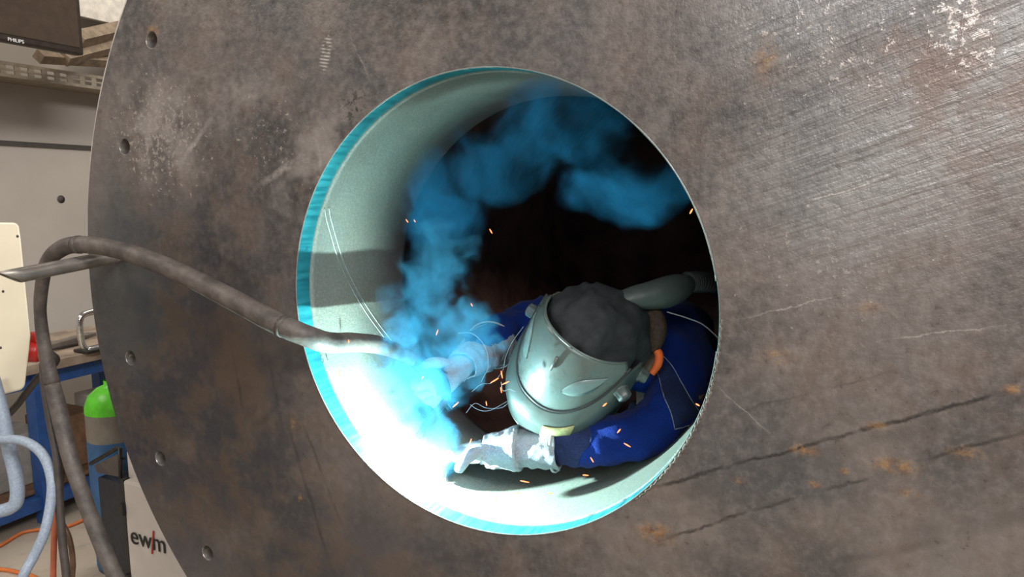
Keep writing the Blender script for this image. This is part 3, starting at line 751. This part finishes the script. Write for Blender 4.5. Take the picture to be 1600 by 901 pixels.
# ------------------------------------------------------------------ smoke
def smoke(name, blobs, dens, col, label, nscale, namp, warp, edge, power=1.0):
    bm = bmesh.new()
    for c, r in blobs:
        q = bmesh.ops.create_icosphere(bm, subdivisions=3, radius=1)
        bmesh.ops.transform(bm, matrix=Matrix.Translation(c) @ Matrix.Diagonal((r[0] * 1.12, r[1] * 1.12, r[2] * 1.12, 1)), verts=q['verts'])
    o = obj(name, from_bm(bm, True)); add_mod(o, 'REMESH', mode='VOXEL', voxel_size=.014)
    n = N(name + '_volume'); P = n.coord(); n.nodes.remove(n.b)
    wv = n.vmath('MULTIPLY', n.vmath('SUBTRACT', n.noise(nscale * .45, 2, .6, color=True), (.5, .5, .5)), (warp, warp, warp)); Q = n.vmath('ADD', P, wv)
    f = None
    for c, r in blobs:
        g = n.math('SUBTRACT', 1.0, n.vmath('LENGTH', n.vmath('MULTIPLY', n.vmath('SUBTRACT', Q, tuple(c)), (1 / r[0], 1 / r[1], 1 / r[2]))))
        f = g if f is None else n.math('SMOOTH_MAX', f, g, .15)
    tx = n.noise(nscale, 4, .65, vec=Q)
    f = n.math('ADD', f, n.math('MULTIPLY', n.math('SUBTRACT', tx, .5), namp))
    f = n.ramp(f, .03, edge)
    if power != 1: f = n.math('POWER', f, power)
    f = n.math('MULTIPLY', f, n.ramp(tx, .30, .62, .2, 1.0))
    sc = n.new('ShaderNodeVolumeScatter'); f = n.math('MULTIPLY', f, n.math('ADD', n.ramp(n.vmath('DISTANCE', P, tuple(ARC)), .06, .24, .4, 1.0), n.ramp(n.vmath('DISTANCE', P, tuple(ARC)), .03, .09, 1.3, 0.0)))
    n.put(sc.inputs['Color'], (*col, 1)); n.put(sc.inputs['Density'], n.math('MULTIPLY', f, dens)); sc.inputs['Anisotropy'].default_value = .0
    ab = n.new('ShaderNodeVolumeAbsorption'); n.put(ab.inputs['Color'], (*col, 1)); n.put(ab.inputs['Density'], n.math('MULTIPLY', f, dens * .95))
    ad = n.new('ShaderNodeAddShader'); n.link(sc.outputs[0], ad.inputs[0]); n.link(ab.outputs[0], ad.inputs[1])
    n.link(ad.outputs[0], n.out.inputs['Volume'])
    try: n.m.cycles.volume_step_rate = .5; n.m.cycles.homogeneous_volume = False
    except Exception: pass
    o.data.materials.append(n.m)
    return tag(o, label, 'smoke', kind='stuff')
def B(px, py, Y, rx, ry, rz): return (atY(px, py, Y), (rx, ry, rz))
smoke('welding_smoke', [B(648, 690, .05, .13, .05, .08), B(635, 640, .05, .10, .05, .08), B(660, 590, .05, .13, .05, .09), B(650, 530, .05, .12, .05, .09), B(655, 460, .06, .10, .05, .10), B(725, 515, .05, .10, .045, .08),
      B(742, 565, .05, .045, .03, .05), B(690, 400, .07, .09, .05, .10), B(580, 600, .04, .06, .045, .08)], 8, (.10, .54, .90), 'bright blue smoke plume rising from the arc', 20, 1.15, .15, .5, 1.5)
smoke('welding_smoke', [B(960, 290, .04, .13, .06, .085), B(1030, 290, .03, .06, .04, .05), B(870, 210, .06, .15, .07, .09), B(770, 250, .08, .13, .07, .09), B(690, 320, .08, .11, .07, .12), B(940, 325, .04, .07, .04, .045), B(900, 165, .06, .15, .06, .06)],
      4.6, (.04, .43, .86), 'dim blue smoke cloud drifting under the top of the pipe', 13, 1.05, .16, .5, 1.3)


# ------------------------------------------------------------------ sparks
SPM = glow('spark_glow', (1.0, .20, .06), 4.0)
sp = [(767, 361, 8, 60, .10), (636, 345, 6, 55, .2), (1080, 330, 9, -60, -.02), (773, 594, 14, -30, .10), (790, 598, 12, -25, .10), (784, 585, 12, 80, .10), (683, 519, 9, -70, .08), (648, 345, 5, 60, .2), (737, 476, 5, 60, .1), (783, 609, 9, 80, .09), (574, 598, 5, -50, .1),
      (712, 632, 12, -40, .10), (735, 690, 10, -70, .09), (820, 752, 14, 10, .05), (808, 770, 9, -15, .05), (915, 742, 9, 5, .08), (980, 695, 12, 30, .1), (967, 673, 8, -50, .12), (925, 718, 9, 60, .1), (760, 630, 7, 80, .1), (660, 590, 5, -50, .1), (775, 780, 12, -40, .04), (945, 632, 8, -40, .06), (530, 582, 12, 75, .06),
      (860, 770, 8, 20, .04), (545, 533, 5, 80, .04), (700, 760, 12, 25, .05), (1090, 632, 7, 30, -.01)]
SPL = ['alone in the dark middle of the pipe', 'on the pale pipe wall, first of two side by side', 'at the right rim of the bore above the air hose', 'long and slanting, just left of the helmet chin', 'slanting, nearest the helmet front', 'upright, above the slanting pair by the helmet',
       'in the upper smoke plume above the gripping glove', 'on the pale pipe wall, second of two side by side', 'at the right edge of the smoke plume', 'small and upright below the slanting pair by the helmet', 'over the cable where the smoke begins', 'slanting over the wrist of the gripping glove', 'over the lit cuff of the lower glove',
       'lying flat on the pipe floor under the glove', 'tiny, lowest under the glove cuff on the pipe floor', 'on the pipe floor below the blue sleeve', 'over the blue sleeve, nearest the jacket shoulder', 'over the blue sleeve close to the helmet chin', 'over the lower edge of the blue sleeve', 'upright in the dark between glove and helmet', 'tiny, in the smoke beside the torch handle', 'on the pipe floor by the white glare', 'over the lower side of the helmet',
       'on the bright pipe wall below the cable', 'on the pipe floor right of the glove shadow', 'on the cable just inside the bore', 'in the white glare at the lower rim', 'at the right rim of the bore beside the jacket panel']
for i, (x, y, ln, an_, Y) in enumerate(sp):
    a = rad(an_); dx, dy = math.cos(a) * ln / 2, math.sin(a) * ln / 2
    p, q = atY(x - dx, y - dy, Y), atY(x + dx, y + dy, Y)
    tag(tube('spark', [p, p.lerp(q, .5), q], [.0006, .0014, .0006], SPM, seg=6, n=2), 'glowing orange spark ' + SPL[i], 'spark', 'sparks flying off the weld')

# ------------------------------------------------------------------ background, left of the plate
# television
XT = -3.4
c = atX(132, 87, XT); y1, z0 = c.y, c.z
TW, THh = 1.05, .62
tv = empty('television', (XT, y1 - TW / 2, z0)); tag(tv, 'flat dark television hung high on the wall', 'television')
box('housing', (XT - .03, y1 - TW / 2, z0 + THh / 2), (.06, TW, THh), M['tv'], tv, bevel=.012)
box('screen', (XT + .001, y1 - TW / 2, z0 + THh / 2 + .01), (.004, TW - .05, THh - .06), M['screen'], tv, bevel=0)
box('wall_bracket', ((XT + XW) / 2 - .02, y1 - TW / 2, z0 + .3), (abs(XW - XT) - .05, .08, .08), M['black_steel'], tv)
def text(name, s, size, mat, parent, loc, rot, depth=.001):
    cu = D.curves.new('t', 'FONT'); cu.body = s; cu.size = size; cu.extrude = depth
    o = D.objects.new('tmp', cu); COL.objects.link(o)
    me = D.meshes.new_from_object(o.evaluated_get(bpy.context.evaluated_depsgraph_get())); D.objects.remove(o)
    me.materials.clear(); o = obj(name, me, mat)
    o.location = loc; o.rotation_euler = rot
    bpy.context.view_layer.update()
    o.parent = parent; o.matrix_parent_inverse = parent.matrix_world.inverted()
    return o
bpy.context.view_layer.update()
p = atX(12, 63.5, XT + .006); text('logo_lettering', 'PHILIPS', .026, M['white_print'], tv, p, (math.pi/2, 0, math.pi/2))
# cable tray along the wall
XC = -4.2; p = atX(0, 97, XC); zt = p.z
tray = empty('cable_tray', (XC, 1.6, zt)); tag(tray, 'perforated metal cable tray under the ceiling beams', 'cable tray')
for dz, hh in ((0, .020), (-.075, .020), (-.038, .012)): box('rail', (XC, 1.9, zt + dz), (.012, 3.4, hh), M['tray'], tray, bevel=0)
sl = None
for i in range(40):
    if sl is None: sl = box('slot_bar', (XC, .3, zt - .038), (.010, .035, .075), M['tray'], tray, bevel=0); continue
    o = sl.copy(); COL.objects.link(o); o.location = (0, i * .085, 0); o.parent = tray; o.matrix_parent_inverse = sl.matrix_parent_inverse
box('floor_sheet', (XC - .15, 1.9, zt - .08), (.30, 3.4, .004), M['tray'], tray, bevel=0)
# beams behind the tray
for i, (a, b, w_, lb) in enumerate((((120, 62), (215, 40), .12, 'topmost brown beam crossing behind the television'), ((100, 92), (215, 62), .10, 'brown beam just above the cable tray'), ((60, 88), (200, 98), .09, 'lowest brown beam lying along the cable tray'))):
    p, q = atX(*a, -4.05 + .02 * i), atX(*b, -4.25)
    o = tube('ceiling_beam', [p, p.lerp(q, .5), q], w_ * .5, M['beam'], seg=4, n=1); 
    for f in o.data.polygons: f.use_smooth = False
    tag(o, lb, 'beam', 'brown ceiling beams')
p = atX(165, 8, -4.35); tag(box('ceiling_panel', (p.x, p.y, p.z + .1), (.04, .9, .45), M['pale_panel'], None), 'pale panel high up between the television and the plate', 'panel')
# cream housing at the picture edge
DH = 2.05
poly = [atD(x, y, DH) for x, y in ((-160, 346), (24, 347), (30, 352), (33, 372), (48, 523), (46, 545), (39, 603), (34, 609), (4, 617), (-160, 640))]
hs = empty('machine_housing', poly[8]); tag(hs, 'cream enamelled machine housing cut by the picture edge', 'housing')
obj('cover_panel', prism_mesh(poly, ray(30, 480) * .10, .006), M['cream'], hs)
for q in ((27.5, 369), (5, 455), (1, 543)):
    o = obj('screw', axial(atD(q[0], q[1], DH), -FWD, [(.001, .002), (.0035, .0015), (.004, -.001)], 10), M['screw'], hs)
box('stand', (atD(-90, 600, DH + .12)) + Vector((0, 0, -.45)), (.10, .10, 1.6), M['frame_blue'], hs)
# red power plug with cable
pl = empty('power_plug', atD(52, 560, 2.25)); tag(pl, 'red round power plug behind the cream housing', 'plug')
p = atD(53, 549, 2.25); ax = (RIGHT * .95 + DOWN * .05 + FWD * .3).normalized()
obj('plug_body', axial(p, ax, [(.001, -.06), (.030, -.06), (.034, -.05), (.034, .012), (.030, .020), (.001, .020)]), M['red'], pl)
obj('locking_ring', axial(p, ax, [(.022, .018), (.031, .020), (.031, .036), (.020, .040), (.001, .040)]), M['grey_plastic'], pl)
box('hinged_lid', atD(57, 527, 2.25), (.05, .03, .035), M['red'], pl, bevel=.008)
tube('plug_cable', [p + ax * .04, p + ax * .06 + Vector((0, 0, -.03)), atD(60, 590, 2.26), atD(40, 615, 2.27), atD(20, 640, 2.3), atD(-40, 700, 2.3)], .011, M['cable'], pl)
# braided hoses
tag(tube('braided_hose', [atD(-12, 590, 2.0), atD(2, 640, 2.0), atD(12, 690, 2.0), atD(24, 740, 2.0), atD(27, 775, 2.0), atD(18, 792, 2.0), atD(-14, 800, 2.0), atD(-60, 800, 2.02)], .0185, M['hose_grey'], seg=14), 'stiff grey blue braided hose dropping below the cream housing', 'hose')
tag(tube('braided_hose', [atD(-30, 690, 1.95), atD(15, 686, 1.92), atD(45, 692, 1.9), atD(68, 712, 1.88), atD(80, 745, 1.86), atD(80, 780, 1.85), atD(70, 830, 1.83), atD(52, 870, 1.82), atD(34, 905, 1.8), atD(-10, 1020, 1.8), atD(-60, 1200, 1.8)], .0125, M['hose_grey'], seg=14), 'looped grey clear hose in front of the blue bench leg', 'hose')
# workbench with blue frame
bx0, bx1, by0, by1 = -3.62, -2.98, -.9, 1.75
bench = empty('workbench', ((bx0 + bx1) / 2, .6, 0)); tag(bench, 'workbench with worn wooden top and blue steel frame by the wall', 'workbench')
HB_ = .86
for i in range(4):
    wb = (bx1 - bx0 + .1) / 4
    box('plank', (bx0 - .05 + wb * (i + .5), (by0 + by1) / 2, HB_ - .025 + .002 * (i % 2)), (wb - .006, by1 - by0, .05), M['wood'], bench)
lp = atZ(34, 800, 0); LY = lp.y
for x in (bx0 + .05, bx1 - .05):
    for y in (LY, by1 - .12): box('leg', (x, y, (HB_ - .05) / 2), (.08, .08, HB_ - .05), M['frame_blue'], bench)
    for z in (HB_ - .10, .12): box('rail', (x, (LY + by1) / 2 - .2, z), (.05, by1 - LY + .8, .07), M['frame_blue'], bench)
for y in (LY, by1 - .12): box('rail', ((bx0 + bx1) / 2, y, .12), (bx1 - bx0 - .1, .05, .07), M['frame_blue'], bench)
box('lower_shelf', ((bx0 + bx1) / 2, (LY + by1) / 2 - .2, .17), (bx1 - bx0 - .16, by1 - LY + .7, .022), M['chip'], bench)
# boxes under the bench
for (a, X, s, mt, lb) in (((100, 700), -3.28, (.26, .24, .30), 'chip', 'brown perforated box on the bench rail behind the hoses'), ((14, 745), -3.28, (.26, .26, .28), 'grey_plastic', 'grey box under the bench at the picture edge'), ((165, 640), -3.28, (.2, .24, .36), 'machine', 'pale box standing under the bench next to the green cylinder')):
    p = atX(*a, X); p.z = .1825 + s[2] / 2
    tag(box('storage_box', p, s, M[mt], None, bevel=.008), lb, 'box')
p = atX(112, 556, -3.3); tag(box('steel_offcut', (p.x, p.y, HB_ + .012), (.06, .34, .02), M['galv'], None, Matrix.Rotation(.3, 3, 'Z')), 'flat steel offcut lying on the bench planks', 'offcut')
p = atX(88, 556, -3.15); tag(tube('hand_file', [Vector((p.x, p.y - .12, HB_ + .014)), Vector((p.x, p.y, HB_ + .014)), Vector((p.x - .02, p.y + .14, HB_ + .012))], [.006, .010, .012], M['cable'], seg=8), 'dark hand file lying on the bench near the plug', 'file')
# chrome bracket by the plate rim
ch0 = atX(143, 545, -2.95); 
cr = empty('steel_bracket', Vector((ch0.x, ch0.y, HB_ + .004))); tag(cr, 'shiny rounded steel bracket on the bench beside the plate rim', 'bracket')
b0 = Vector((ch0.x, ch0.y, HB_ + .004))
fr = [b0 + Vector((0, -.03, .01)), b0 + Vector((0, -.05, .06)), b0 + Vector((0, -.05, .17)), b0 + Vector((0, -.01, .205)), b0 + Vector((0, .12, .205)), b0 + Vector((0, .16, .17)), b0 + Vector((0, .16, .05)), b0 + Vector((0, .13, .01))]
tube('bent_bar', fr + [fr[0]], .017, M['chrome'], cr, seg=10)
box('foot', b0 + Vector((0, .05, .008)), (.12, .22, .016), M['black_steel'], cr)
# gas cylinder
gp = atD(177, 640, 3.15); gz = gp.z
gas = empty('gas_cylinder', (gp.x, gp.y, 0)); tag(gas, 'gas cylinder with bright green shoulder behind the plate rim', 'gas cylinder')
def at_gas(name, prof, mat):
    o = obj(name, lathe_mesh(prof, 36), mat, gas); o.location = (gp.x, gp.y, 0); return o
R_ = .112; zs = atD(177, 640, 3.15).z; z2 = atD(177, 684, 3.15).z
at_gas('shoulder', [(R_ + .001, zs), (R_, zs + .03), (R_ * .85, zs + .075), (R_ * .55, zs + .105), (.03, zs + .12), (.03, zs + .14)], M['bottle_green'])
at_gas('body', [(R_, z2), (R_, zs)], M['bottle_grey']); at_gas('lower_wrap', [(.001, .004), (R_ * .95, .004), (R_, .03), (R_ + .001, z2 + .002)], M['bottle_blue'])
at_gas('valve', [(.016, zs + .14), (.016, zs + .18), (.022, zs + .185), (.022, zs + .21), (.001, zs + .212)], M['chrome'])
# welding power source
YM = .55; a0 = atY(191, 750, YM)
mc = empty('welding_machine', (a0.x + .24, YM + .3, 0)); tag(mc, 'pale grey welding power source with black lettering beside the plate rim', 'welding machine')
ztop = a0.z
box('case', (a0.x + .24, YM + .17, (ztop + .10) / 2), (.48, .34, ztop - .10), M['machine'], mc, bevel=.012)
box('rear_panel', (a0.x + .21, YM + .055, ztop + .045), (.46, .03, .115), M['machine'], mc, bevel=.006)
box('side_trim', (a0.x - .012, YM + .02, ztop / 2 + .03), (.022, .03, ztop - .06), M['black_steel'], mc)
for z in (ztop - .12, ztop - .42): box('hinge', (a0.x - .004, YM - .006, z), (.022, .016, .05), M['black_steel'], mc)
tube('handle_bar', [atY(189, 748, YM + .03), atY(188, 700, YM + .03), atY(184, 699, YM + .05), atY(142, 724, YM + .10)], .009, M['black_steel'], mc, n=1, seg=8)
poly = [atY(147, 727, YM + .09), atY(186, 708, YM + .045), atY(188, 745, YM + .045), atY(152, 738, YM + .09)]
obj('tool_tray', prism_mesh(poly, Vector((0, .012, 0))), M['grey_dark'], mc)
q0, q1 = atY(152, 745, YM + .06), atY(190, 745, YM + .06)
box('shaded_bottle_box', ((q0.x + q1.x) / 2, YM + .11, (q0.z + .1) / 2), (q1.x - q0.x, .10, q0.z - .1), M['bottle_shade'], mc, bevel=.006)  # dark box added for the shaded lower part of the gas cylinder
for x in (.05, .43):
    for y in (.07, .27):
        o = obj('caster', lathe_mesh([(.001, -.02), (.045, -.02), (.05, -.012), (.05, .012), (.045, .02), (.001, .02)], 20), M['dark_rubber'], mc); o.location = Vector((a0.x + x, YM + y, .051)); o.rotation_euler = (0, math.pi/2, 0)
bpy.context.view_layer.update()
p = atY(203, 837, YM - .004)
e_ = text('lettering', 'ewm', .105, M['letter'], mc, p + Vector((0, 0, -.028)), (math.pi/2, 0, 0)); e_['label'] = 'black company lettering'
p0, p1 = atY(236, 864, YM - .004), atY(241, 830, YM - .004)
sl_ = box('lettering_slash', (p0 + p1) / 2, (.0065, .003, (p1 - p0).length), M['red_print'], mc, Matrix.Rotation(.18, 3, 'Y'), 0); sl_['label'] = 'red slash through the lettering'
box('screw', atY(194, 716, YM + .038), (.008, .008, .008), M['screw'], mc, bevel=0)
# orange cables on the floor
def fl(x, y, z=.009): return atZ(x, y, z)
tag(tube('extension_cable', [fl(-60, 880), fl(0, 852), (fl(35, 832)), fl(70, 826), fl(105, 822), fl(140, 808), fl(190, 790), fl(260, 786)], .009, M['orange_cable'], seg=8), 'orange extension cable curving across the floor under the bench', 'cable')
tag(tube('extension_cable', [fl(-60, 884, .027), fl(0, 889), fl(25, 893), fl(55, 902), fl(90, 930)], .009, M['orange_cable'], seg=8), 'short run of orange cable at the bottom picture corner', 'cable')
